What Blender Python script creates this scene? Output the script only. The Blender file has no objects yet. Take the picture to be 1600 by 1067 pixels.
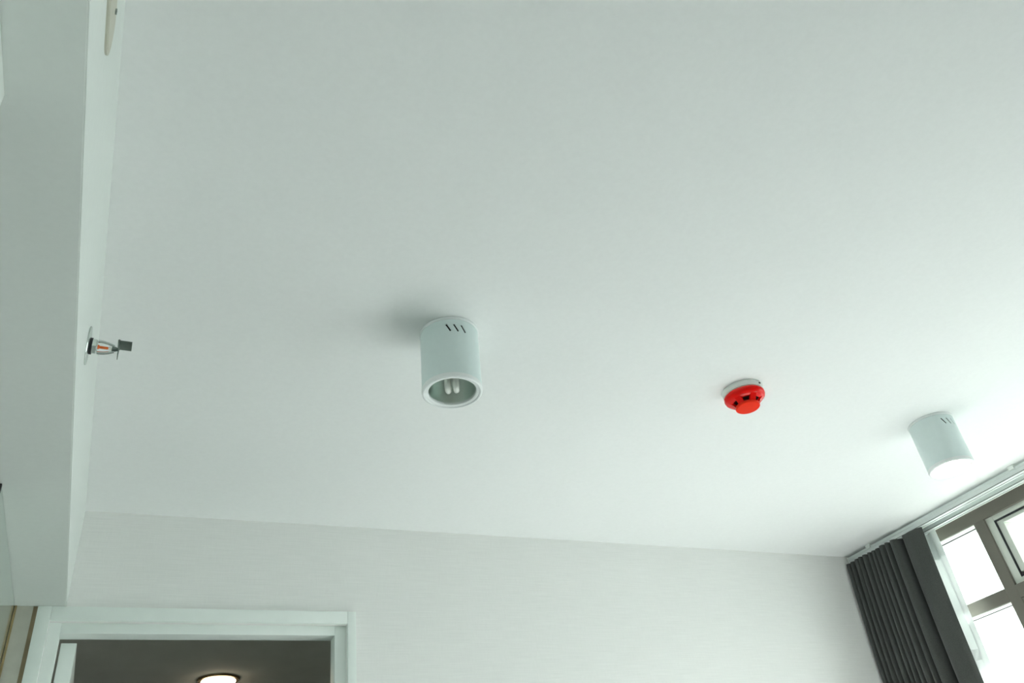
import bpy, bmesh, math, random
from mathutils import Matrix, Vector
random.seed(4)
sc = bpy.context.scene
PI = math.pi

# ------------------------------------------------------------------ camera
CAMZ = 1.28                     # eye height; the room is measured from there
cam_d = bpy.data.cameras.new('camera'); cam = bpy.data.objects.new('camera', cam_d)
sc.collection.objects.link(cam)
cam_d.sensor_width = 36.0; cam_d.sensor_fit = 'HORIZONTAL'
cam_d.lens = 1270.73 * 36.0 / 1600.0
cam_d.clip_start = 0.02
RM = Matrix(((0.90583095, -0.15027472, -0.39609064),
             (-0.40614282, -0.57397404, -0.71105683),
             (-0.12049188, 0.80496665, -0.58095645)))
# columns: camera right, up, back
ROT = Matrix(((0.90583095, -0.15027472, -0.39609064, 0.0),
              (-0.40614282, -0.57397404, -0.71105683, 0.0),
              (-0.12049188, 0.80496665, -0.58095645, 0.0),
              (0, 0, 0, 1)))
cam.matrix_world = Matrix.Translation((0, 0, CAMZ)) @ ROT
sc.camera = cam

# ------------------------------------------------------------------ world, light, exposure
world = bpy.data.worlds.new('hazy_sky'); sc.world = world
world.use_nodes = True
nt = world.node_tree; nt.nodes.clear()
wo = nt.nodes.new('ShaderNodeOutputWorld'); wb = nt.nodes.new('ShaderNodeBackground')
tc = nt.nodes.new('ShaderNodeTexCoord'); sx = nt.nodes.new('ShaderNodeSeparateXYZ')
mr = nt.nodes.new('ShaderNodeMapRange'); cr = nt.nodes.new('ShaderNodeValToRGB')
nt.links.new(tc.outputs['Generated'], sx.inputs[0])
nt.links.new(sx.outputs['Z'], mr.inputs['Value'])
mr.inputs['From Min'].default_value = -0.6; mr.inputs['From Max'].default_value = 0.6
nt.links.new(mr.outputs['Result'], cr.inputs['Fac'])
cr.color_ramp.elements[0].position = 0.0; cr.color_ramp.elements[0].color = (0.167, 0.180, 0.178, 1)
cr.color_ramp.elements[1].position = 0.60; cr.color_ramp.elements[1].color = (0.925, 1.0, 0.99, 1)
nt.links.new(cr.outputs['Color'], wb.inputs['Color'])
wb.inputs['Strength'].default_value = 6.3
nt.links.new(wb.outputs[0], wo.inputs['Surface'])

sc.view_settings.view_transform = 'Standard'
sc.view_settings.look = 'None'
sc.view_settings.exposure = 0.02
sc.view_settings.gamma = 1.0
sc.view_settings.use_curve_mapping = False
sc.cycles.max_bounces = 16
sc.cycles.diffuse_bounces = 10
sc.cycles.glossy_bounces = 6
sc.cycles.transparent_max_bounces = 16
sc.cycles.sample_clamp_indirect = 20.0
sc.cycles.use_denoising = True

# unseen hazy sun, added so its bounce off the floor brightens the ceiling
sd = bpy.data.lights.new('unseen_sun', 'SUN'); sd.energy = 54.0; sd.angle = math.radians(6); sd.color = (1.0, 0.985, 0.985)
so = bpy.data.objects.new('unseen_sun', sd); sc.collection.objects.link(so)
so.rotation_euler = Vector((-0.72, 0.45, -0.84)).to_track_quat('-Z', 'Y').to_euler()

# sampling portal in the window opening (guides sky light, emits nothing itself)
pd = bpy.data.lights.new('window_portal', 'AREA'); pd.shape = 'RECTANGLE'
pd.size = 2.29; pd.size_y = 2.5
pd.cycles.is_portal = True
po = bpy.data.objects.new('window_portal', pd); sc.collection.objects.link(po)
po.location = (3.42, 1.42, 1.22); po.rotation_euler = (PI/2, 0, PI/2)

# ------------------------------------------------------------------ materials
def mat(name, col, rough=0.6, metal=0.0, noise=None, bump=0.0, nscale=60.0, spec=0.5):
    m = bpy.data.materials.new(name); m.use_nodes = True
    n = m.node_tree.nodes; l = m.node_tree.links
    b = n['Principled BSDF']
    b.inputs['Base Color'].default_value = (*col, 1); b.inputs['Roughness'].default_value = rough
    b.inputs['Metallic'].default_value = metal; b.inputs['Specular IOR Level'].default_value = spec
    if noise or bump:
        t = n.new('ShaderNodeTexCoord'); x = n.new('ShaderNodeTexNoise')
        x.inputs['Scale'].default_value = nscale; x.inputs['Detail'].default_value = 4
        l.new(t.outputs['Object'], x.inputs['Vector'])
        if noise:
            c = n.new('ShaderNodeValToRGB')
            c.color_ramp.elements[0].position = 0.3; c.color_ramp.elements[1].position = 0.7
            c.color_ramp.elements[0].color = (*[v*(1-noise) for v in col], 1)
            c.color_ramp.elements[1].color = (*[min(1, v*(1+noise)) for v in col], 1)
            l.new(x.outputs['Fac'], c.inputs['Fac']); l.new(c.outputs['Color'], b.inputs['Base Color'])
        if bump:
            u = n.new('ShaderNodeBump'); u.inputs['Strength'].default_value = bump
            u.inputs['Distance'].default_value = 0.002
            l.new(x.outputs['Fac'], u.inputs['Height']); l.new(u.outputs['Normal'], b.inputs['Normal'])
    return m

def emit(name, col, s):
    m = bpy.data.materials.new(name); m.use_nodes = True
    b = m.node_tree.nodes['Principled BSDF']
    b.inputs['Base Color'].default_value = (*col, 1)
    b.inputs['Emission Color'].default_value = (*col, 1); b.inputs['Emission Strength'].default_value = s
    return m

def wallpaper(name, col):
    m = bpy.data.materials.new(name); m.use_nodes = True
    n = m.node_tree.nodes; l = m.node_tree.links; b = n['Principled BSDF']
    b.inputs['Roughness'].default_value = 0.8; b.inputs['Specular IOR Level'].default_value = 0.2
    t = n.new('ShaderNodeTexCoord'); mp = n.new('ShaderNodeMapping')
    mp.inputs['Scale'].default_value = (9, 9, 420)
    x = n.new('ShaderNodeTexNoise'); x.inputs['Scale'].default_value = 1.0; x.inputs['Detail'].default_value = 3
    mp2 = n.new('ShaderNodeMapping'); mp2.inputs['Scale'].default_value = (260, 260, 30)
    y = n.new('ShaderNodeTexNoise'); y.inputs['Scale'].default_value = 1.0; y.inputs['Detail'].default_value = 2
    l.new(t.outputs['Object'], mp.inputs[0]); l.new(mp.outputs[0], x.inputs['Vector'])
    l.new(t.outputs['Object'], mp2.inputs[0]); l.new(mp2.outputs[0], y.inputs['Vector'])
    a = n.new('ShaderNodeMath'); a.operation = 'MULTIPLY_ADD'; a.inputs[1].default_value = 0.35
    l.new(y.outputs['Fac'], a.inputs[0]); l.new(x.outputs['Fac'], a.inputs[2])
    c = n.new('ShaderNodeValToRGB')
    c.color_ramp.elements[0].position = 0.45; c.color_ramp.elements[1].position = 0.9
    c.color_ramp.elements[0].color = (*[v*0.965 for v in col], 1)
    c.color_ramp.elements[1].color = (*[min(1, v*1.035) for v in col], 1)
    l.new(a.outputs[0], c.inputs['Fac']); l.new(c.outputs['Color'], b.inputs['Base Color'])
    u = n.new('ShaderNodeBump'); u.inputs['Strength'].default_value = 0.25; u.inputs['Distance'].default_value = 0.001
    l.new(a.outputs[0], u.inputs['Height']); l.new(u.outputs['Normal'], b.inputs['Normal'])
    return m

def glass_mat():
    m = bpy.data.materials.new('window_glass'); m.use_nodes = True
    n = m.node_tree.nodes; l = m.node_tree.links; n.clear()
    o = n.new('ShaderNodeOutputMaterial'); mx = n.new('ShaderNodeMixShader')
    t = n.new('ShaderNodeBsdfTransparent'); t.inputs[0].default_value = (0.95, 0.98, 0.965, 1)
    g = n.new('ShaderNodeBsdfGlossy'); g.inputs['Roughness'].default_value = 0.02
    w = n.new('ShaderNodeLayerWeight'); p = n.new('ShaderNodeMath'); p.operation = 'POWER'; p.inputs[1].default_value = 5.0
    f = n.new('ShaderNodeMath'); f.operation = 'MULTIPLY_ADD'; f.inputs[1].default_value = 0.8; f.inputs[2].default_value = 0.03
    l.new(w.outputs['Facing'], p.inputs[0]); l.new(p.outputs[0], f.inputs[0])
    l.new(f.outputs[0], mx.inputs[0]); l.new(t.outputs[0], mx.inputs[1]); l.new(g.outputs[0], mx.inputs[2])
    l.new(mx.outputs[0], o.inputs['Surface'])
    return m

def sheer_mat(name, open_):
    m = bpy.data.materials.new(name); m.use_nodes = True
    n = m.node_tree.nodes; l = m.node_tree.links; n.clear()
    o = n.new('ShaderNodeOutputMaterial')
    t = n.new('ShaderNodeBsdfTransparent')
    d = n.new('ShaderNodeBsdfDiffuse'); d.inputs[0].default_value = (0.86, 0.89, 0.88, 1)
    r = n.new('ShaderNodeBsdfTranslucent'); r.inputs[0].default_value = (0.86, 0.89, 0.88, 1)
    a = n.new('ShaderNodeMixShader'); a.inputs[0].default_value = 0.12
    l.new(d.outputs[0], a.inputs[1]); l.new(r.outputs[0], a.inputs[2])
    tcn = n.new('ShaderNodeTexCoord'); no = n.new('ShaderNodeTexNoise'); no.inputs['Scale'].default_value = 400
    mr_ = n.new('ShaderNodeMapRange'); mr_.inputs['To Min'].default_value = 1-open_-0.03; mr_.inputs['To Max'].default_value = 1-open_+0.03
    l.new(tcn.outputs['Object'], no.inputs['Vector']); l.new(no.outputs['Fac'], mr_.inputs['Value'])
    b = n.new('ShaderNodeMixShader'); l.new(mr_.outputs[0], b.inputs[0])
    l.new(t.outputs[0], b.inputs[1]); l.new(a.outputs[0], b.inputs[2])
    l.new(b.outputs[0], o.inputs['Surface'])
    return m

def fabric_mat():
    m = mat('charcoal_fabric', (0.067, 0.071, 0.067), 0.95, noise=0.22, bump=0.35, nscale=420, spec=0.15)
    b = m.node_tree.nodes['Principled BSDF']
    b.inputs['Sheen Weight'].default_value = 0.15; b.inputs['Sheen Roughness'].default_value = 0.5
    return m

M = dict(
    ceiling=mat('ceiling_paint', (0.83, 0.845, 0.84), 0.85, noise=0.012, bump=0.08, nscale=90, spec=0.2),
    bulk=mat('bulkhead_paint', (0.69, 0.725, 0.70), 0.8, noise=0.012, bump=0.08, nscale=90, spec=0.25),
    paper=wallpaper('linen_wallpaper', (0.85, 0.85, 0.835)),
    white_wall=mat('plain_wall_paint', (0.72, 0.735, 0.725), 0.85, noise=0.02, nscale=20),
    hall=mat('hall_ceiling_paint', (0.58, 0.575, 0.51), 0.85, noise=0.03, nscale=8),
    floor=mat('pale_floor', (0.36, 0.360, 0.360), 0.45, noise=0.12, nscale=12),
    gloss=mat('white_gloss_paint', (0.86, 0.91, 0.88), 0.35, noise=0.01, nscale=30),
    lamp=mat('white_powder_coat', (0.73, 0.83, 0.825), 0.42, noise=0.01, nscale=80),
    rim=mat('white_rim_enamel', (0.84, 0.87, 0.87), 0.3, noise=0.01, nscale=80),
    reflector=mat('spun_aluminium', (0.80, 0.86, 0.83), 0.28, 1.0, noise=0.03, nscale=30),
    tube=mat('milky_lamp_glass', (0.78, 0.80, 0.75), 0.12, noise=0.03, nscale=80, spec=0.8),
    socket=mat('dark_socket', (0.06, 0.06, 0.055), 0.6, noise=0.1, nscale=40),
    lit_tube=emit('lit_lamp_glass', (1.0, 0.86, 0.74), 120.0),
    hall_lit=emit('hall_lamp_glass', (1.0, 0.84, 0.62), 14.0),
    brass=mat('bronze_trim', (0.30, 0.20, 0.09), 0.35, 0.8, noise=0.08, nscale=60),
    red=mat('glossy_red_plastic', (0.86, 0.007, 0.005), 0.14, noise=0.03, nscale=50, spec=0.22),
    red2=mat('orange_red_plastic', (0.86, 0.030, 0.008), 0.4, noise=0.03, nscale=50, spec=0.08),
    dark=mat('dark_vent_gauze', (0.05, 0.012, 0.01), 0.7, noise=0.2, nscale=300),
    white_plastic=mat('white_plastic', (0.80, 0.83, 0.80), 0.4, noise=0.01, nscale=80),
    beige=mat('beige_plastic', (0.52, 0.51, 0.43), 0.5, noise=0.03, nscale=60),
    chrome=mat('chrome', (0.62, 0.67, 0.64), 0.22, 1.0, noise=0.04, nscale=50),
    chrome_dull=mat('dull_chrome', (0.24, 0.28, 0.26), 0.4, 1.0, noise=0.08, nscale=60),
    bulb_red=mat('orange_glass_bulb', (0.85, 0.16, 0.03), 0.15, noise=0.05, nscale=60),
    ivory=mat('ivory_seat', (0.85, 0.84, 0.78), 0.4, noise=0.02, nscale=60),
    alu=mat('taupe_aluminium', (0.165, 0.152, 0.127), 0.55, 0.0, noise=0.06, nscale=500, bump=0.05),
    sash=mat('pale_sash_paint', (0.66, 0.69, 0.63), 0.4, noise=0.02, nscale=60),
    gasket=mat('black_rubber', (0.012, 0.013, 0.016), 0.6, noise=0.1, nscale=90),
    rail=mat('white_rail_aluminium', (0.70, 0.74, 0.73), 0.35, 0.15, noise=0.02, nscale=60),
    mirror=mat('green_tinted_mirror', (0.66, 0.74, 0.69), 0.12, 0.85, noise=0.02, nscale=5),
    black=mat('black_edge', (0.01, 0.01, 0.01), 0.4, noise=0.1, nscale=60),
    warm_shade=mat('warm_shade_edge', (0.34, 0.25, 0.12), 0.55, noise=0.15, nscale=40),  # warm-toned shading of the mirror corner, as a colour
    brown=mat('brown_shadow_edge', (0.30, 0.225, 0.14), 0.6, noise=0.1, nscale=40),  # painted brown shadow along the door frame
    shade=mat('beige_wall_shade', (0.50, 0.49, 0.43), 0.6, noise=0.05, nscale=40),  # wall in shade, put into the colour
    cabinet=mat('white_cabinet_lacquer', (0.78, 0.82, 0.79), 0.3, noise=0.01, nscale=40),
    glass=glass_mat(), sheer=sheer_mat('sheer_voile', 0.025), header=sheer_mat('sheer_header_tape', 0.05),
    fabric=fabric_mat(),
)

# ------------------------------------------------------------------ helpers
def add_box(bm, x0, x1, y0, y1, z0, z1, bev=0.0):
    t = bmesh.new()
    vs = [t.verts.new((x, y, z)) for z in (z0, z1) for y in (y0, y1) for x in (x0, x1)]
    for f in ((0,2,3,1),(4,5,7,6),(0,1,5,4),(2,6,7,3),(0,4,6,2),(1,3,7,5)):
        t.faces.new([vs[i] for i in f])
    if bev:
        bmesh.ops.bevel(t, geom=t.edges[:], offset=bev, segments=2, affect='EDGES', profile=0.6)
    me = bpy.data.meshes.new('t'); t.to_mesh(me); t.free(); bm.from_mesh(me); bpy.data.meshes.remove(me)

def add_lathe(bm, prof, seg=48, mtx=None, close=False):
    """prof: list of (r, z); revolved about z"""
    rings = []
    for r, z in prof:
        if r < 1e-6:
            v = bm.verts.new((0, 0, z)); rings.append([v]*seg)
        else:
            rings.append([bm.verts.new((r*math.cos(2*PI*k/seg), r*math.sin(2*PI*k/seg), z)) for k in range(seg)])
    new = {v for r in rings for v in r}
    pairs = list(zip(rings, rings[1:])) + ([(rings[-1], rings[0])] if close else [])
    for a, b in pairs:
        for k in range(seg):
            q = [a[k], a[(k+1) % seg], b[(k+1) % seg], b[k]]
            u = []
            for v in q:
                if v not in u: u.append(v)
            if len(u) >= 3: bm.faces.new(u)
    if mtx is not None: bmesh.ops.transform(bm, matrix=mtx, verts=list(new))
    return new

def add_tube(bm, pts, r, seg=10, cap=True):
    pts = [Vector(p) for p in pts]; rs = r if isinstance(r, (list, tuple)) else [r]*len(pts)
    rings = []; up = None
    for i, p in enumerate(pts):
        t = (pts[min(i+1, len(pts)-1)] - pts[max(i-1, 0)]).normalized()
        if up is None:
            up = t.orthogonal().normalized()
        up = (up - t*up.dot(t)).normalized(); sd = t.cross(up)
        rings.append([bm.verts.new(p + rs[i]*(math.cos(2*PI*k/seg)*up + math.sin(2*PI*k/seg)*sd)) for k in range(seg)])
    for a, b in zip(rings, rings[1:]):
        for k in range(seg): bm.faces.new((a[k], a[(k+1) % seg], b[(k+1) % seg], b[k]))
    if cap: bm.faces.new(rings[0][::-1]); bm.faces.new(rings[-1])

def obj(name, bm, material, parent=None, smooth=True, loc=(0, 0, 0)):
    bmesh.ops.recalc_face_normals(bm, faces=bm.faces[:])
    me = bpy.data.meshes.new(name); bm.to_mesh(me); bm.free()
    me.materials.append(material)
    if smooth:
        me.polygons.foreach_set('use_smooth', [True]*len(me.polygons))
        me.set_sharp_from_angle(angle=math.radians(32))
    o = bpy.data.objects.new(name, me); sc.collection.objects.link(o)
    o.location = loc
    if parent: o.parent = parent
    return o

def tag(o, label, cat, group=None, kind=None):
    o['label'] = label; o['category'] = cat
    if group: o['group'] = group
    if kind: o['kind'] = kind
    return o

def empty(name, loc, label, cat, group=None, kind=None):
    o = bpy.data.objects.new(name, None); sc.collection.objects.link(o); o.location = loc
    o.empty_display_size = 0.05
    return tag(o, label, cat, group, kind)

def boxes(name, material, lst, parent=None, bev=0.0):
    bm = bmesh.new()
    for b in lst: add_box(bm, *b, bev=bev)
    return obj(name, bm, material, parent)

Z = lambda rel: CAMZ + rel       # heights measured from the eye

# ------------------------------------------------------------------ room shell
H = Z(1.17)                      # ceiling
YF, YB = 2.562, -2.30            # far wall, wall behind
XL, XW = -0.75, 3.13             # left wall, window frame plane
HALL_H = Z(1.053)

tag(boxes('floor', M['floor'], [(XL-0.1, 3.4, YB-0.1, 2.66, -0.1, 0)]), 'pale floor of the room', 'floor', kind='structure')
tag(boxes('ceiling', M['ceiling'], [(XL-0.1, 3.4, YB-0.1, 2.66, H, H+0.12)]), 'plain white ceiling carrying the lamps and the red detector', 'ceiling', kind='structure')

DX0, DX1, DZ = -0.151, 0.682, Z(0.838)      # door opening in the far wall
bm = bmesh.new()
add_box(bm, XL-0.1, DX0, YF, 2.66, 0, H)
add_box(bm, DX1, 3.4, YF, 2.66, 0, H)
add_box(bm, DX0, DX1, YF, 2.66, DZ, H)
tag(obj('wall_far', bm, M['paper'], smooth=False), 'pale grey linen-textured papered wall with the doorway', 'wall', kind='structure')
tag(boxes('wall_left', M['white_wall'], [(XL-0.1, XL, YB, YF, 0, H)]), 'white wall at the back of the recess under the bulkhead', 'wall', kind='structure')
tag(boxes('wall_back', M['white_wall'], [(XL-0.1, 3.4, YB-0.1, YB, 0, H)]), 'white wall opposite the doorway wall', 'wall', kind='structure')

# window wall: sill part, end piers
WY0, WY1, WZ0 = 0.28, 2.42, 0.30
bm = bmesh.new()
add_box(bm, XW, 3.4, YB, WY0, 0, H)
add_box(bm, XW, 3.4, WY1, YF, 0, H)
add_box(bm, XW, 3.4, WY0, WY1, 0, WZ0)
tag(obj('wall_right', bm, M['white_wall'], smooth=False), 'white wall around the tall window', 'wall', kind='structure')

# bulkhead along the left side (its lower edge runs very slightly out of level)
XB = -0.117
bm = bmesh.new()
zb0, zb1 = Z(0.772), Z(0.8775)    # near end / far end of the underside
y0, y1 = YB, YF
vs = [bm.verts.new(p) for p in ((XL, y0, zb0), (XB, y0, zb0), (XB, y1, zb1), (XL, y1, zb1), (XL, y0, H), (XB, y0, H), (XB, y1, H), (XL, y1, H))]
for f in ((0,1,2,3),(4,7,6,5),(0,4,5,1),(1,5,6,2),(2,6,7,3),(3,7,4,0)): bm.faces.new([vs[i] for i in f])
bmesh.ops.recalc_face_normals(bm, faces=bm.faces[:])
ed = [e for e in bm.edges if {e.verts[0], e.verts[1]} == {vs[1], vs[2]}]
bmesh.ops.bevel(bm, geom=ed, offset=0.002, segments=2, affect='EDGES')
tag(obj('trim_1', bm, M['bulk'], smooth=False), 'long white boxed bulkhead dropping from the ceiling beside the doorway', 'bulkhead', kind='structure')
def zbulk(y): return zb0 + (zb1 - zb0)*(y - y0)/(y1 - y0)

# hall behind the doorway
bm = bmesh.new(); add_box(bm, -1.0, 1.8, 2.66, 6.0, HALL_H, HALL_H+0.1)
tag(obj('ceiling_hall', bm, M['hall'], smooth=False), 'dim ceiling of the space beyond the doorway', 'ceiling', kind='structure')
tag(boxes('floor_hall', M['floor'], [(-1.0, 1.8, 2.66, 6.0, -0.1, 0)]), 'floor of the space beyond the doorway', 'floor', kind='structure')
tag(boxes('wall_hall', M['white_wall'], [(-1.1, -1.0, 2.66, 6.0, 0, HALL_H), (1.8, 1.9, 2.66, 6.0, 0, HALL_H), (-1.1, 1.9, 6.0, 6.1, 0, HALL_H)]), 'walls of the dim space beyond the doorway', 'wall', kind='structure')

# ------------------------------------------------------------------ doorway
door = empty('door_1', (0.265, YF, 0), 'open white door in its white frame below the papered wall', 'door', kind='structure')
def dpart(name, lst, m=M['gloss'], bev=0.0):
    o = boxes(name, m, lst, bev=bev); o.parent = door; o.matrix_parent_inverse = Matrix.Translation(door.location).inverted()
    return o
AX0, AX1, AZ = -0.186, 0.709, Z(0.8765)
dpart('architrave', [(AX0, -0.151, 2.550, YF, 0, AZ)], bev=0.002)
dpart('architrave', [(0.682, AX1, 2.550, YF, 0, AZ)], bev=0.002)
dpart('architrave', [(-0.151, 0.682, 2.550, YF, Z(0.838), AZ)], bev=0.002)
dpart('door_lining', [(-0.151, -0.1205, 2.574, 2.628, 0, Z(0.838))], bev=0.0012)
dpart('door_lining', [(0.647, 0.682, 2.574, 2.628, 0, Z(0.838))], bev=0.0012)
dpart('door_lining', [(-0.1205, 0.647, 2.574, 2.628, Z(0.8085), Z(0.838))], bev=0.0012)
dpart('door_leaf', [(-0.1155, -0.0755, 2.634, 3.40, 0.008, Z(0.8005))], bev=0.0015)

# hall lamp
hl = empty('recessed_downlight', (0.478, 3.975, HALL_H), 'lit round downlight with bronze ring in the dim ceiling beyond the doorway', 'ceiling light')
bm = bmesh.new(); add_lathe(bm, [(0.066, -0.004), (0.070, -0.010), (0.086, -0.008), (0.091, 0.0), (0.066, 0.0)], 56, close=True)
obj('trim_ring', bm, M['brass'], hl)
bm = bmesh.new(); add_lathe(bm, [(0, -0.030), (0.05, -0.028), (0.068, -0.020), (0.074, -0.011), (0.066, -0.004), (0.0, -0.004)], 56)
obj('lamp_glass', bm, M['hall_lit'], hl)

# ------------------------------------------------------------------ window
win = empty('window_1', (XW, 0.4, WZ0), 'tall taupe-framed window with pale opening sash', 'window', kind='structure')
def wpart(name, lst, m, bev=0.0, parent=None):
    o = boxes(name, m, lst, bev=bev)
    p = parent or win
    o.parent = p
    if p is win: o.matrix_parent_inverse = Matrix.Translation(win.location).inverted()
    return o
X0, X1 = XW, XW + 0.10           # frame depth
ZH0, ZH1 = Z(1.100), H           # head
wpart('window_head', [(X0, X1, WY0, WY1, ZH0, ZH1)], M['alu'], 0.001)
wpart('window_sill', [(X0-0.03, X1, WY0, WY1, WZ0, WZ0+0.05)], M['alu'], 0.002)
mull = [(1.975, 2.022), (1.20, 1.247)]
jambs = [(2.372, WY1), (WY0, WY0+0.05)]
for a, b in mull:
    wpart('mullion', [(X0, X1, a, b, WZ0+0.05, ZH0)], M['alu'], 0.001)
for a, b in jambs:
    wpart('window_jamb', [(X0, X1, a, b, WZ0+0.05, ZH0)], M['alu'], 0.001)
bays = [(2.022, 2.372), (1.247, 1.975), (0.330, 1.20)]
TZ0, TZ1 = Z(0.7825), Z(0.8305)
for i, (a, b) in enumerate(bays):
    wpart('transom', [(X0, X1, a, b, TZ0, TZ1)], M['alu'], 0.001)
    for z0, z1, top in ((TZ1, ZH0, True), (WZ0+0.05, TZ0, False)):
        op = (i % 2 == 1)
        if op and top:           # opening sash: pale frame and wide black gasket
            g = 0.033; s = 0.026
            fr = wpart('sash', [(X0+0.012, X0+0.06, a, a+g, z0, z1), (X0+0.012, X0+0.06, b-g, b, z0, z1),
                           (X0+0.012, X0+0.06, a+g, b-g, z1-0.020, z1), (X0+0.012, X0+0.06, a+g, b-g, z0, z0+0.02)], M['sash'], 0.001)
            fr['label'] = 'pale painted opening sash'
            q = 0.006
            wpart('gasket', [(X0+0.011, X0+0.058, a+g, a+g+q, z0+0.02, z1-0.02), (X0+0.011, X0+0.058, b-g-q, b-g, z0+0.02, z1-0.02),
                             (X0+0.011, X0+0.058, a+g+q, b-g-q, z1-0.02-q, z1-0.02), (X0+0.011, X0+0.058, a+g+q, b-g-q, z0+0.02, z0+0.02+q)], M['gasket'], 0, fr)
            e = g+q
            wpart('glazing_bead', [(X0+0.016, X0+0.075, a+e, a+e+s, z0+e, z1-e+0.013), (X0+0.016, X0+0.075, b-e-s, b-e, z0+e, z1-e+0.013),
                                   (X0+0.016, X0+0.075, a+e+s, b-e-s, z1-e-0.001, z1-e+0.013), (X0+0.016, X0+0.075, a+e+s, b-e-s, z0+e-0.013, z0+e+0.002)], M['sash'], 0.001, fr)
            wpart('pane', [(X0+0.060, X0+0.068, a+e+s-0.004, b-e-s+0.004, z0+e-0.004, z1-e+0.003)], M['glass'], 0, fr)
        elif op:                 # lower leaf of the same bay: taupe frame set off by a thin dark joint
            g = 0.05
            fr = wpart('sash', [(X0, X0+0.06, a+0.003, a+g, z0+0.003, z1-0.003), (X0, X0+0.06, b-g, b-0.003, z0+0.003, z1-0.003),
                                (X0, X0+0.06, a+g, b-g, z1-g, z1-0.003), (X0, X0+0.06, a+g, b-g, z0+0.003, z0+g)], M['alu'], 0.0008)
            wpart('gasket', [(X0+0.004, X0+0.05, a, a+0.003, z0, z1), (X0+0.004, X0+0.05, b-0.003, b, z0, z1),
                             (X0+0.004, X0+0.05, a+0.003, b-0.003, z1-0.003, z1), (X0+0.004, X0+0.05, a+0.003, b-0.003, z0, z0+0.003)], M['gasket'], 0, fr)
            wpart('pane', [(X0+0.045, X0+0.051, a+g, b-g, z0+g, z1-g)], M['glass'], 0, fr)
        else:
            # fixed light: reveal, twin thin gasket lines, outer bead, pane
            for xa, xb in ((X0+0.004, X0+0.042), (X0+0.054, X1)):     # pale lining of the reveal, inside and outside the pane
                wpart('glazing_bead', [(xa, xb, a+0.003, b-0.003, z1-0.003, z1), (xa, xb, a+0.003, b-0.003, z0, z0+0.003),
                                       (xa, xb, a, a+0.003, z0, z1), (xa, xb, b-0.003, b, z0, z1)], M['sash'])
            for xa, xb in ((X0+0.042, X0+0.0445), (X0+0.0515, X0+0.054)):
                wpart('gasket', [(xa, xb, a, b, z1-0.0035, z1), (xa, xb, a, b, z0, z0+0.0035),
                                 (xa, xb, a, a+0.0035, z0+0.0035, z1-0.0035), (xa, xb, b-0.0035, b, z0+0.0035, z1-0.0035)], M['gasket'])
            wpart('pane', [(X0+0.0455, X0+0.0505, a, b, z0, z1)], M['glass'])

# ------------------------------------------------------------------ curtain rails
def rail(xf, label, name='curtain_rail'):
    r = empty(name, (xf, 0.4, H), label, 'curtain rail', 'twin curtain rails on the ceiling by the window')
    ya, yb = -2.15, 2.15       # local extents about y 0.4
    w, zt, zb_ = 0.026, -0.008, -0.040
    # C-shaped profile: web, two cheeks, two lips with a slot between
    prof = [(0, zt), (w, zt), (w, zb_), (w*0.64, zb_), (w*0.64, zb_+0.003), (w-0.003, zb_+0.003), (w-0.003, zt-0.003), (0.003, zt-0.003), (0.003, zb_+0.003), (w*0.36, zb_+0.003), (w*0.36, zb_), (0, zb_)]
    bm = bmesh.new()
    A = [bm.verts.new((x, ya, z)) for x, z in prof]; B = [bm.verts.new((x, yb, z)) for x, z in prof]
    n = len(prof)
    for k in range(n): bm.faces.new((A[k], A[(k+1) % n], B[(k+1) % n], B[k]))
    bm.faces.new(A[::-1]); bm.faces.new(B)
    # a fine step along the front cheek
    add_box(bm, -0.002, 0.0, ya, yb, -0.020, -0.016)
    add_box(bm, -0.004, 0.0, ya, yb, -0.040, -0.0375)
    obj('rail_profile', bm, M['rail'], r, smooth=False)
    bm = bmesh.new(); add_box(bm, -0.0012, 0.0, ya, yb, -0.0375, -0.0345)
    obj('groove_strip', bm, M['black'], r, smooth=False)
    return r
CLIPY = [2.42, 1.675, 0.93, 0.185, -0.56, -1.305]
for xf, lab in ((2.970, 'white aluminium curtain rail carrying the charcoal curtain'), (3.050, 'white aluminium curtain rail nearest the window glass carrying the sheer')):
    r = rail(xf, lab)
    for y in CLIPY:
        bm = bmesh.new()
        add_box(bm, -0.008, 0.030, -0.014, 0.014, -0.008, 0.0, 0.0015)
        add_box(bm, -0.009, -0.0032, -0.011, 0.011, -0.017, -0.004, 0.0015)
        obj('rail_clip', bm, M['white_plastic'], r, loc=(0, y-0.4, 0))
    bm = bmesh.new(); add_box(bm, -0.003, 0.029, 2.15, 2.156, -0.042, -0.006, 0.001); obj('end_cap', bm, M['white_plastic'], r)

# ------------------------------------------------------------------ curtains
def resample(pts, n):
    L = [0]
    for a, b in zip(pts, pts[1:]): L.append(L[-1] + math.hypot(b[0]-a[0], b[1]-a[1]))
    out = []; j = 0
    for i in range(n):
        s = L[-1]*i/(n-1)
        while j < len(L)-2 and L[j+1] < s: j += 1
        t = (s-L[j])/max(1e-9, L[j+1]-L[j])
        out.append((pts[j][0]+(pts[j+1][0]-pts[j][0])*t, pts[j][1]+(pts[j+1][1]-pts[j][1])*t))
    return out

def smooth_path(ctrl, sub=8):
    P = [ctrl[0]] + list(ctrl) + [ctrl[-1]]; out = []
    for i in range(1, len(P)-2):
        p0, p1, p2, p3 = P[i-1:i+3]
        for k in range(sub):
            t = k/sub
            out.append(tuple(0.5*((2*p1[d]) + (-p0[d]+p2[d])*t + (2*p0[d]-5*p1[d]+4*p2[d]-p3[d])*t*t + (-p0[d]+3*p1[d]-3*p2[d]+p3[d])*t**3) for d in (0, 1)))
    out.append(tuple(ctrl[-1])); return out

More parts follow.
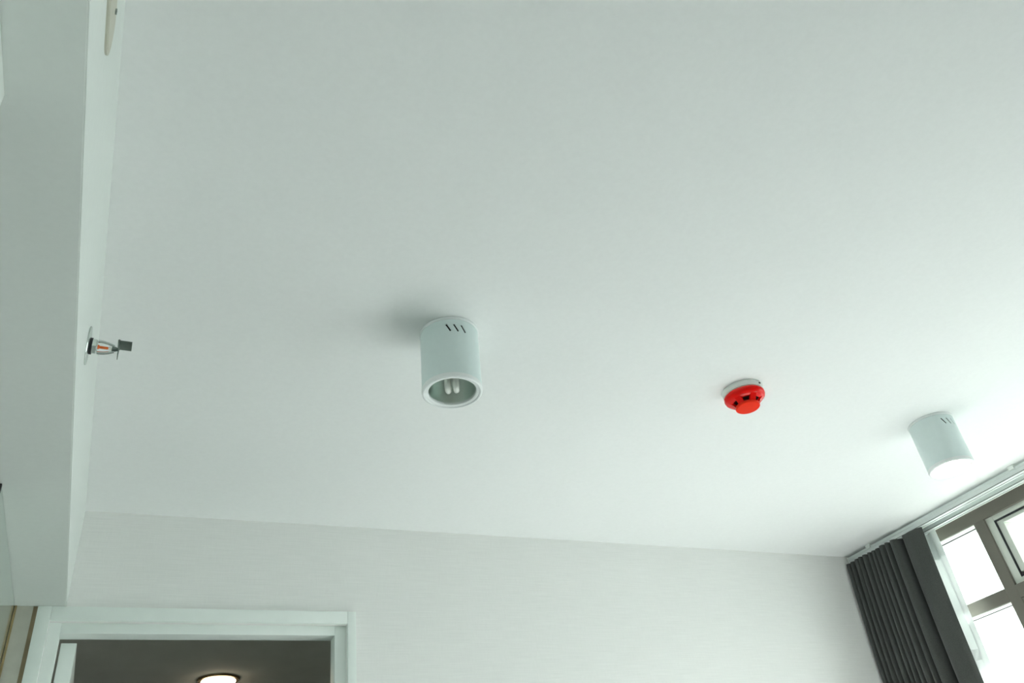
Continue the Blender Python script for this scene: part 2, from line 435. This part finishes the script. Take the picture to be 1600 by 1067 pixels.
# front folds of the dark curtain: centre along the rail (y) and half-width, from the far wall towards the glass
fold_px = [(150,215),(217,275),(277,335),(337,385),(387,460),(462,515),(517,570),(572,630),(632,705),(707,760),(762,862)]
def ypx(u): return 2.555 - (u-150)/(890-150.0)*(2.555-2.243)
folds = [(ypx(a), ypx(b)) for a, b in fold_px]
def curtain_ctrl(t, yoff):
    """t: 0 top .. 1 floor; returns (x, y) control points"""
    lean = 0.055*(1-math.exp(-t*4.0))
    amp = 0.026 + 0.008*min(1, t*5)
    xc = 2.964 - lean
    pts = []
    spread = 1.0 + 0.03*min(1, t*3)
    for k, (a, b) in enumerate(folds):
        c = (a+b)/2; hw = (a-b)/2
        rr = random.Random(k); ph = rr.uniform(0, 6.28); am = rr.uniform(0.93, 1.06)
        c += 0.002*math.sin(5*t+ph)
        c = 2.555 - (2.555-c)*spread
        A = amp*am
        pts += [(xc+0.040, c+hw*1.0), (xc-A*0.10, c+hw*0.92), (xc-A*0.85, c+hw*0.5), (xc-A, c), (xc-A*0.85, c-hw*0.5), (xc-A*0.10, c-hw*0.92)]
    yl = 2.555 - (2.555-2.243)*spread
    pts += [(xc+0.034, yl+0.012), (xc+0.020, yl-0.001)]
    dy = 0.0
    # broad leading panel
    pw = 0.108 + 0.008*t
    bow = 0.010 + 0.012*min(1, t*4)
    e = [(xc-0.004, yl-0.010), (xc-bow, yl-0.030), (xc-bow-0.004, yl-pw*0.55), (xc-bow*0.6, yl-pw*0.85), (xc+0.006, yl-pw+0.03*min(1,t*2.2)*0.5)]
    return pts + e
def drape(ctrl_fn, ztop, zbot, nx, nz, thick):
    bm = bmesh.new(); rows = []
    for j in range(nz+1):
        t = j/nz
        t = t**1.5
        p = resample(smooth_path(ctrl_fn(t, 0)), nx)
        rows.append([bm.verts.new((x, y, ztop(t, i/(nx-1)) + (zbot-ztop(t, i/(nx-1)))*t)) for i, (x, y) in enumerate(p)])
    for a, b in zip(rows, rows[1:]):
        for i in range(nx-1): bm.faces.new((a[i], a[i+1], b[i+1], b[i]))
    return bm
cur = empty('charcoal_curtain', (2.972, 2.36, 0.02), 'charcoal grey floor-length curtain bunched in folds beside the window', 'curtain')
bm = drape(curtain_ctrl, lambda t, u: Z(1.1285) + 0.002*math.sin(u*90)*(1 if u < 0.9 else 0.0), 0.02, 560, 60, 0.002)
bmesh.ops.translate(bm, verts=bm.verts, vec=(-2.972, -2.36, -0.02))
co = obj('cloth', bm, M['fabric'], cur)
md = co.modifiers.new('thickness', 'SOLIDIFY'); md.thickness = 0.0022; md.offset = 0

SXC = 3.063
def sheer_ctrl(t, yoff):
    pts = []
    y = 2.535; k = 0
    edge = 2.150 + 0.040*min(1, max(0, (t-0.045))*2.2)
    while y > edge + 0.03:
        a = 0.016 if k % 2 else -0.016
        pts.append((SXC+a, y)); y -= 0.020; k += 1
    pts += [(SXC-0.008, edge+0.02), (SXC+0.002, edge)]
    return pts
sh = empty('sheer_curtain', (SXC, 2.36, 0.03), 'white translucent sheer gathered between the charcoal curtain and the glass', 'curtain')
bm = drape(sheer_ctrl, lambda t, u: Z(1.128), 0.03, 200, 50, 0)
bmesh.ops.translate(bm, verts=bm.verts, vec=(-SXC, -2.36, -0.03))
obj('cloth', bm, M['sheer'], sh)
bm = bmesh.new(); p = resample(smooth_path(sheer_ctrl(0, 0)), 200)
ra = [[bm.verts.new((x-SXC-0.0025, y-2.36, z-0.03)) for x, y in p] for z in (Z(1.128), Z(1.10), Z(1.06), Z(1.018))]
for a, b in zip(ra, ra[1:]):
    for i in range(199): bm.faces.new((a[i], a[i+1], b[i+1], b[i]))
hd = obj('header_tape', bm, M['header'], sh); hd['label'] = 'dense white header tape'

# ------------------------------------------------------------------ cylinder ceiling lamps
def lamp(loc, label, lit, tilt):
    L = empty('ceiling_lamp', loc, label, 'ceiling light', 'white cylinder lamps on the ceiling')
    bm = bmesh.new(); add_lathe(bm, [(0.0, 0.0), (0.0705, 0.0), (0.0715, -0.0015), (0.0715, -0.006), (0.070, -0.0075), (0.0, -0.0075)], 72)
    obj('mounting_plate', bm, M['rim'], L)
    R, h = 0.069, 0.170
    bm = bmesh.new()
    add_lathe(bm, [(R, -0.006), (R, -h+0.012), (R-0.0018, -h+0.012), (R-0.0018, -0.006)], 96, close=True)
    body = obj('body', bm, M['lamp'], L)
    # slanted vent slots cut through the shell
    cb = bmesh.new()
    for base in (-98.0, 82.0):
        for k in (-1, 0, 1):
            th = math.radians(base + 15*k)
            t = bmesh.new()
            add_box(t, R-0.006, R+0.006, -0.0021, 0.0021, -0.0110, 0.0110)
            bmesh.ops.rotate(t, verts=t.verts, cent=(0, 0, 0), matrix=Matrix.Rotation(math.radians(27), 3, 'X'))
            bmesh.ops.rotate(t, verts=t.verts, cent=(0, 0, 0), matrix=Matrix.Rotation(th, 3, 'Z'))
            bmesh.ops.translate(t, verts=t.verts, vec=(0, 0, -0.032))
            me = bpy.data.meshes.new('t'); t.to_mesh(me); t.free(); cb.from_mesh(me); bpy.data.meshes.remove(me)
    cut = obj('cutter', cb, M['lamp'], L, smooth=False)
    md = body.modifiers.new('slots', 'BOOLEAN'); md.object = cut; md.operation = 'DIFFERENCE'; md.solver = 'EXACT'
    dg = bpy.context.evaluated_depsgraph_get()
    nm = bpy.data.meshes.new_from_object(body.evaluated_get(dg))
    body.modifiers.clear(); old = body.data; body.data = nm; nm.name = 'body'; bpy.data.meshes.remove(old)
    cm = cut.data; bpy.data.objects.remove(cut); bpy.data.meshes.remove(cm)
    # added black liner; its colour gives the slots their inner dark
    bm = bmesh.new(); add_lathe(bm, [(0.0655, -0.008), (0.0655, -0.075), (0.062, -0.075), (0.062, -0.008)], 64, close=True)
    shade_liner = obj('added_slot_liner', bm, M['black'], L)
    # stepped bottom rim
    bm = bmesh.new()
    add_lathe(bm, [(R, -h+0.012), (R+0.0008, -h+0.008), (R, -h+0.002), (R-0.003, -h), (R-0.006, -h+0.0006), (R-0.0075, -h+0.003), (R-0.011, -h+0.003), (0.0555, -h+0.0045), (0.0545, -h+0.008), (0.0545, -h+0.012)], 96, close=True)
    rim = obj('rim', bm, M['rim'], L)
    # spun reflector
    bm = bmesh.new()
    pr = []
    for k in range(15):
        s = k/14
        pr.append((0.0545 - 0.018*s**1.7, -h+0.010+0.098*s))
    pr += [(0.012, -h+0.110), (0.012, -h+0.112), (0.037, -h+0.1105)]
    pr += [(0.0562 - 0.018*s**1.7, -h+0.011+0.098*s) for s in (1, .75, .5, .25, 0)]
    add_lathe(bm, pr, 72)
    refl = obj('reflector', bm, M['reflector'], L)
    bm = bmesh.new(); add_lathe(bm, [(0.0, -h+0.085), (0.017, -h+0.085), (0.019, -h+0.088), (0.019, -h+0.125), (0.0, -h+0.125)], 32)
    sock = obj('lamp_socket', bm, M['white_plastic'] if lit else M['beige'], L)
    # compact fluorescent: three U-shaped tubes
    bm = bmesh.new()
    for k in range(2):
        y = (-0.0095, 0.0095)[k]
        zl = -h + 0.009
        pts = [(-0.011, y, -h+0.086), (-0.011, y, zl+0.012)]
        for a in range(1, 8):
            th = PI + PI*a/8
            pts.append((0.011*math.cos(th), y, zl+0.012+0.011*math.sin(th)))
        pts += [(0.011, y, zl+0.012), (0.011, y, -h+0.086)]
        add_tube(bm, pts, 0.0072, 12)
    bmesh.ops.rotate(bm, verts=bm.verts, cent=(0, 0, 0), matrix=Matrix.Rotation(math.radians(62), 3, 'Z'))
    bulb = obj('bulb', bm, M['lit_tube'] if lit else M['tube'], L)
    if lit:
        bulb['label'] = 'glowing lamp tubes'
    rot = Matrix.Rotation(math.radians(tilt), 4, 'Y')
    for o in (body, shade_liner, rim, refl, sock, bulb): o.matrix_local = rot
    return L
S = 1.17
lamp((0.5435*S, 1.235*S, H), 'unlit white cylinder ceiling lamp with open silver reflector, between bulkhead and red detector', False, 1.8)
lamp((2.000*S, 1.277*S, H), 'lit white cylinder ceiling lamp close to the curtain rails and window', True, 0.8)

# ------------------------------------------------------------------ red heat detector
D = empty('heat_detector', (1.5520, 1.4795, H), 'round red heat detector on white base fixed to ceiling', 'detector')
bm = bmesh.new()
add_lathe(bm, [(0, 0), (0.052, 0), (0.053, -0.002), (0.0525, -0.010), (0.0505, -0.018), (0.0475, -0.020), (0.0475, -0.023), (0, -0.023)], 64)
obj('base', bm, M['white_plastic'], D)
bm = bmesh.new()
add_box(bm, -0.003, 0.003, -0.0545, -0.051, -0.012, -0.008, 0.0006)
bmesh.ops.rotate(bm, verts=bm.verts, cent=(0, 0, 0), matrix=Matrix.Rotation(math.radians(15), 3, 'Z'))
obj('indicator', bm, M['socket'], D)
bm = bmesh.new()
add_lathe(bm, [(0.044, -0.021), (0.0500, -0.0215), (0.0520, -0.024), (0.0522, -0.029), (0.0500, -0.036), (0.0440, -0.0425), (0.0375, -0.0465), (0.0340, -0.0475), (0.0335, -0.045), (0.040, -0.040), (0.044, -0.033)], 72, close=True)
obj('housing', bm, M['red'], D)
bm = bmesh.new(); add_lathe(bm, [(0, -0.028), (0.037, -0.028), (0.034, -0.044), (0.023, -0.048), (0.021, -0.060), (0, -0.060)], 40)
obj('sensor_core', bm, M['dark'], D)
bm = bmesh.new()
add_lathe(bm, [(0, -0.0580), (0.0290, -0.0585), (0.0310, -0.0610), (0.0308, -0.0672), (0.0290, -0.0690), (0.020, -0.0698), (0, -0.0702)], 56)
obj('cap', bm, M['red2'], D)
for k in range(6):
    bm = bmesh.new()
    pts = [(0.0425, -0.0435), (0.0375, -0.049), (0.033, -0.056), (0.0300, -0.0625)]
    w = 0.0078
    quad = []
    A = [bm.verts.new((r, -w, z)) for r, z in pts]; B = [bm.verts.new((r, w, z)) for r, z in pts]
    C = [bm.verts.new((r-0.007, -w, z+0.0015)) for r, z in pts]; E_ = [bm.verts.new((r-0.007, w, z+0.0015)) for r, z in pts]
    for i in range(3):
        bm.faces.new((A[i], A[i+1], B[i+1], B[i])); bm.faces.new((C[i], E_[i], E_[i+1], C[i+1]))
        bm.faces.new((A[i], C[i], C[i+1], A[i+1])); bm.faces.new((B[i], B[i+1], E_[i+1], E_[i]))
    bm.faces.new((A[0], B[0], E_[0], C[0])); bm.faces.new((A[3], C[3], E_[3], B[3]))
    o = obj('rib', bm, M['red'], D); o.rotation_euler = (0, 0, math.radians(-160 + 60*k))

D.scale = (1.12, 1.12, 0.88)

# ------------------------------------------------------------------ sidewall sprinkler
SP = empty('sprinkler', (XB, 1.427, Z(0.986)), 'chrome sidewall sprinkler with orange bulb sticking out of the white bulkhead', 'sprinkler')
def xl(bm, prof, seg=32):      # lathe about +x
    return add_lathe(bm, [(r, z) for r, z in prof], seg, Matrix.Rotation(PI/2, 4, 'Y'))
bm = bmesh.new(); xl(bm, [(0, 0), (0.037, 0), (0.0375, 0.001), (0.036, 0.0025), (0.025, 0.004), (0.0, 0.004)], 56)
obj('escutcheon', bm, M['chrome'], SP)
bm = bmesh.new(); xl(bm, [(0.0, 0.004), (0.016, 0.004), (0.016, 0.008), (0.0, 0.008)], 32)
obj('gasket_ring', bm, M['gasket'], SP)
bm = bmesh.new(); xl(bm, [(0, 0.008), (0.0155, 0.008), (0.0155, 0.015), (0.013, 0.016), (0.0125, 0.0175), (0, 0.0175)], 6)
obj('hex_body', bm, M['chrome'], SP)
ZA = Matrix.Rotation(math.radians(35), 3, 'X')
for s in (1, -1):
    bm = bmesh.new()
    pts = []
    for k in range(11):
        u = k/10
        pts.append((0.017+0.029*u, 0, s*(0.0098*math.cos(u*1.25)**0.8 + 0.0012)))
    add_tube(bm, pts, [0.0032-0.0008*k/10 for k in range(11)], 10)
    bmesh.ops.rotate(bm, verts=bm.verts, cent=(0, 0, 0), matrix=ZA)
    obj('frame_arm', bm, M['chrome'], SP)
bm = bmesh.new(); xl(bm, [(0, 0.0175), (0.0045, 0.0175), (0.0035, 0.020), (0.0026, 0.021), (0.0026, 0.034), (0.0018, 0.036), (0, 0.0365)], 20)
obj('bulb', bm, M['bulb_red'], SP)['label'] = 'orange glass bulb'
bm = bmesh.new(); xl(bm, [(0, 0.036), (0.0032, 0.036), (0.0032, 0.042), (0, 0.042)], 20)
obj('bulb_seat', bm, M['ivory'], SP)
bm = bmesh.new(); xl(bm, [(0, 0.041), (0.0042, 0.042), (0.0050, 0.047), (0.0030, 0.053), (0, 0.056)], 24)
obj('boss', bm, M['chrome_dull'], SP)
bm = bmesh.new()
add_box(bm, 0.0530, 0.0545, -0.010, 0.010, -0.017, 0.011, 0.0004)
add_box(bm, 0.0515, 0.0755, -0.015, 0.015, 0.0105, 0.0120, 0.0004)
add_tube(bm, [(0.0525, -0.015, 0.0115), (0.0525, 0.015, 0.0115)], 0.0022, 10)
obj('deflector', bm, M['chrome_dull'], SP)

# ------------------------------------------------------------------ rounded cover strip on the bulkhead
VC = empty('vent_cover', (XB, 0.568, Z(1.009)), 'beige round-ended vent cover on the white bulkhead face, near its top', 'vent')
def pill(bm, L, r, x0, x1, seg=20):
    pts = [(L/2 + r*math.cos(a), r*math.sin(a)) for a in [-PI/2+PI*k/seg for k in range(seg+1)]] + [(-L/2 + r*math.cos(a), r*math.sin(a)) for a in [PI/2+PI*k/seg for k in range(seg+1)]]
    A = [bm.verts.new((x0, y, z)) for y, z in pts]; B = [bm.verts.new((x1, y, z)) for y, z in pts]
    n = len(pts)
    for k in range(n): bm.faces.new((A[k], A[(k+1) % n], B[(k+1) % n], B[k]))
    bm.faces.new(A[::-1]); bm.faces.new(B)
bm = bmesh.new(); pill(bm, 0.32, 0.039, 0, 0.0028); obj('cover', bm, M['beige'], VC)
bm = bmesh.new(); pill(bm, 0.32, 0.033, 0.0028, 0.0034); obj('raised_panel', bm, M['beige'], VC)
bm = bmesh.new(); add_lathe(bm, [(0, 0), (0.004, 0), (0.004, 0.002), (0, 0.0025)], 16, Matrix.Translation((0.0034, 0.152, 0.020)) @ Matrix.Rotation(PI/2, 4, 'Y')); obj('screw_head', bm, M['chrome_dull'], VC)

# ------------------------------------------------------------------ under the bulkhead
def bx(name, m, b, parent, base, bev=0.0, slope=True):
    o = boxes(name, m, [b], bev=bev); o.parent = parent; o.matrix_parent_inverse = Matrix.Translation(base).inverted()
    if slope:                    # top follows the underside of the bulkhead
        for v in o.data.vertices:
            if v.co.z > 1.8: v.co.z += zbulk(v.co.y) - 0.001 - b[5]
    return o
MP = empty('mirror_cabinet', (-0.50, 2.17, 0), 'tall cabinet with green-tinted mirror front under the bulkhead beside the doorway', 'cabinet')
bx('carcass', M['cabinet'], (-0.74, -0.262, 1.785, 2.540, 0.0, 2.1), MP, MP.location)
bx('mirror_front', M['mirror'], (-0.262, -0.2435, 1.786, 2.556, 0.06, 2.1), MP, MP.location)
bx('edge_strip', M['black'], (-0.264, -0.2425, 1.776, 1.7855, 0.0, 2.1), MP, MP.location)

FP = empty('shade_panel', (-0.215, 2.556, 0), 'added narrow beige shade panel with brown shadow edges between mirror cabinet and door frame', 'panel')  # added boards; wall shade and edge shadows are painted in their colours
bx('panel', M['shade'], (-0.2370, -0.1970, 2.556, 2.5615, 0.0, 2.1), FP, FP.location)  # added board carrying the painted wall shade
bx('edge', M['warm_shade'], (-0.2425, -0.2370, 2.553, 2.5615, 0.0, 2.1), FP, FP.location)
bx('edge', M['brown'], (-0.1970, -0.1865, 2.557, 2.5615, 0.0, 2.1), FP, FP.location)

WC = empty('wall_cabinet', (-0.45, 0.12, 1.45), 'white wall cabinet hung below the bulkhead', 'cabinet')
bx('carcass', M['cabinet'], (-0.74, -0.219, -0.50, 0.735, 1.45, 2.1), WC, WC.location)
for a, b in ((-0.499, 0.1275), (0.1305, 0.735)):
    d = bx('cabinet_door', M['cabinet'], (-0.219, -0.1995, a, b, 1.44, 2.1), WC, WC.location, 0.001)
    bm = bmesh.new(); yy = b-0.05 if a < 0 else a+0.05
    add_tube(bm, [(-0.200, yy, 1.47), (-0.180, yy, 1.475), (-0.180, yy, 1.585), (-0.200, yy, 1.59)], 0.005, 10)
    obj('handle', bm, M['chrome'], d)
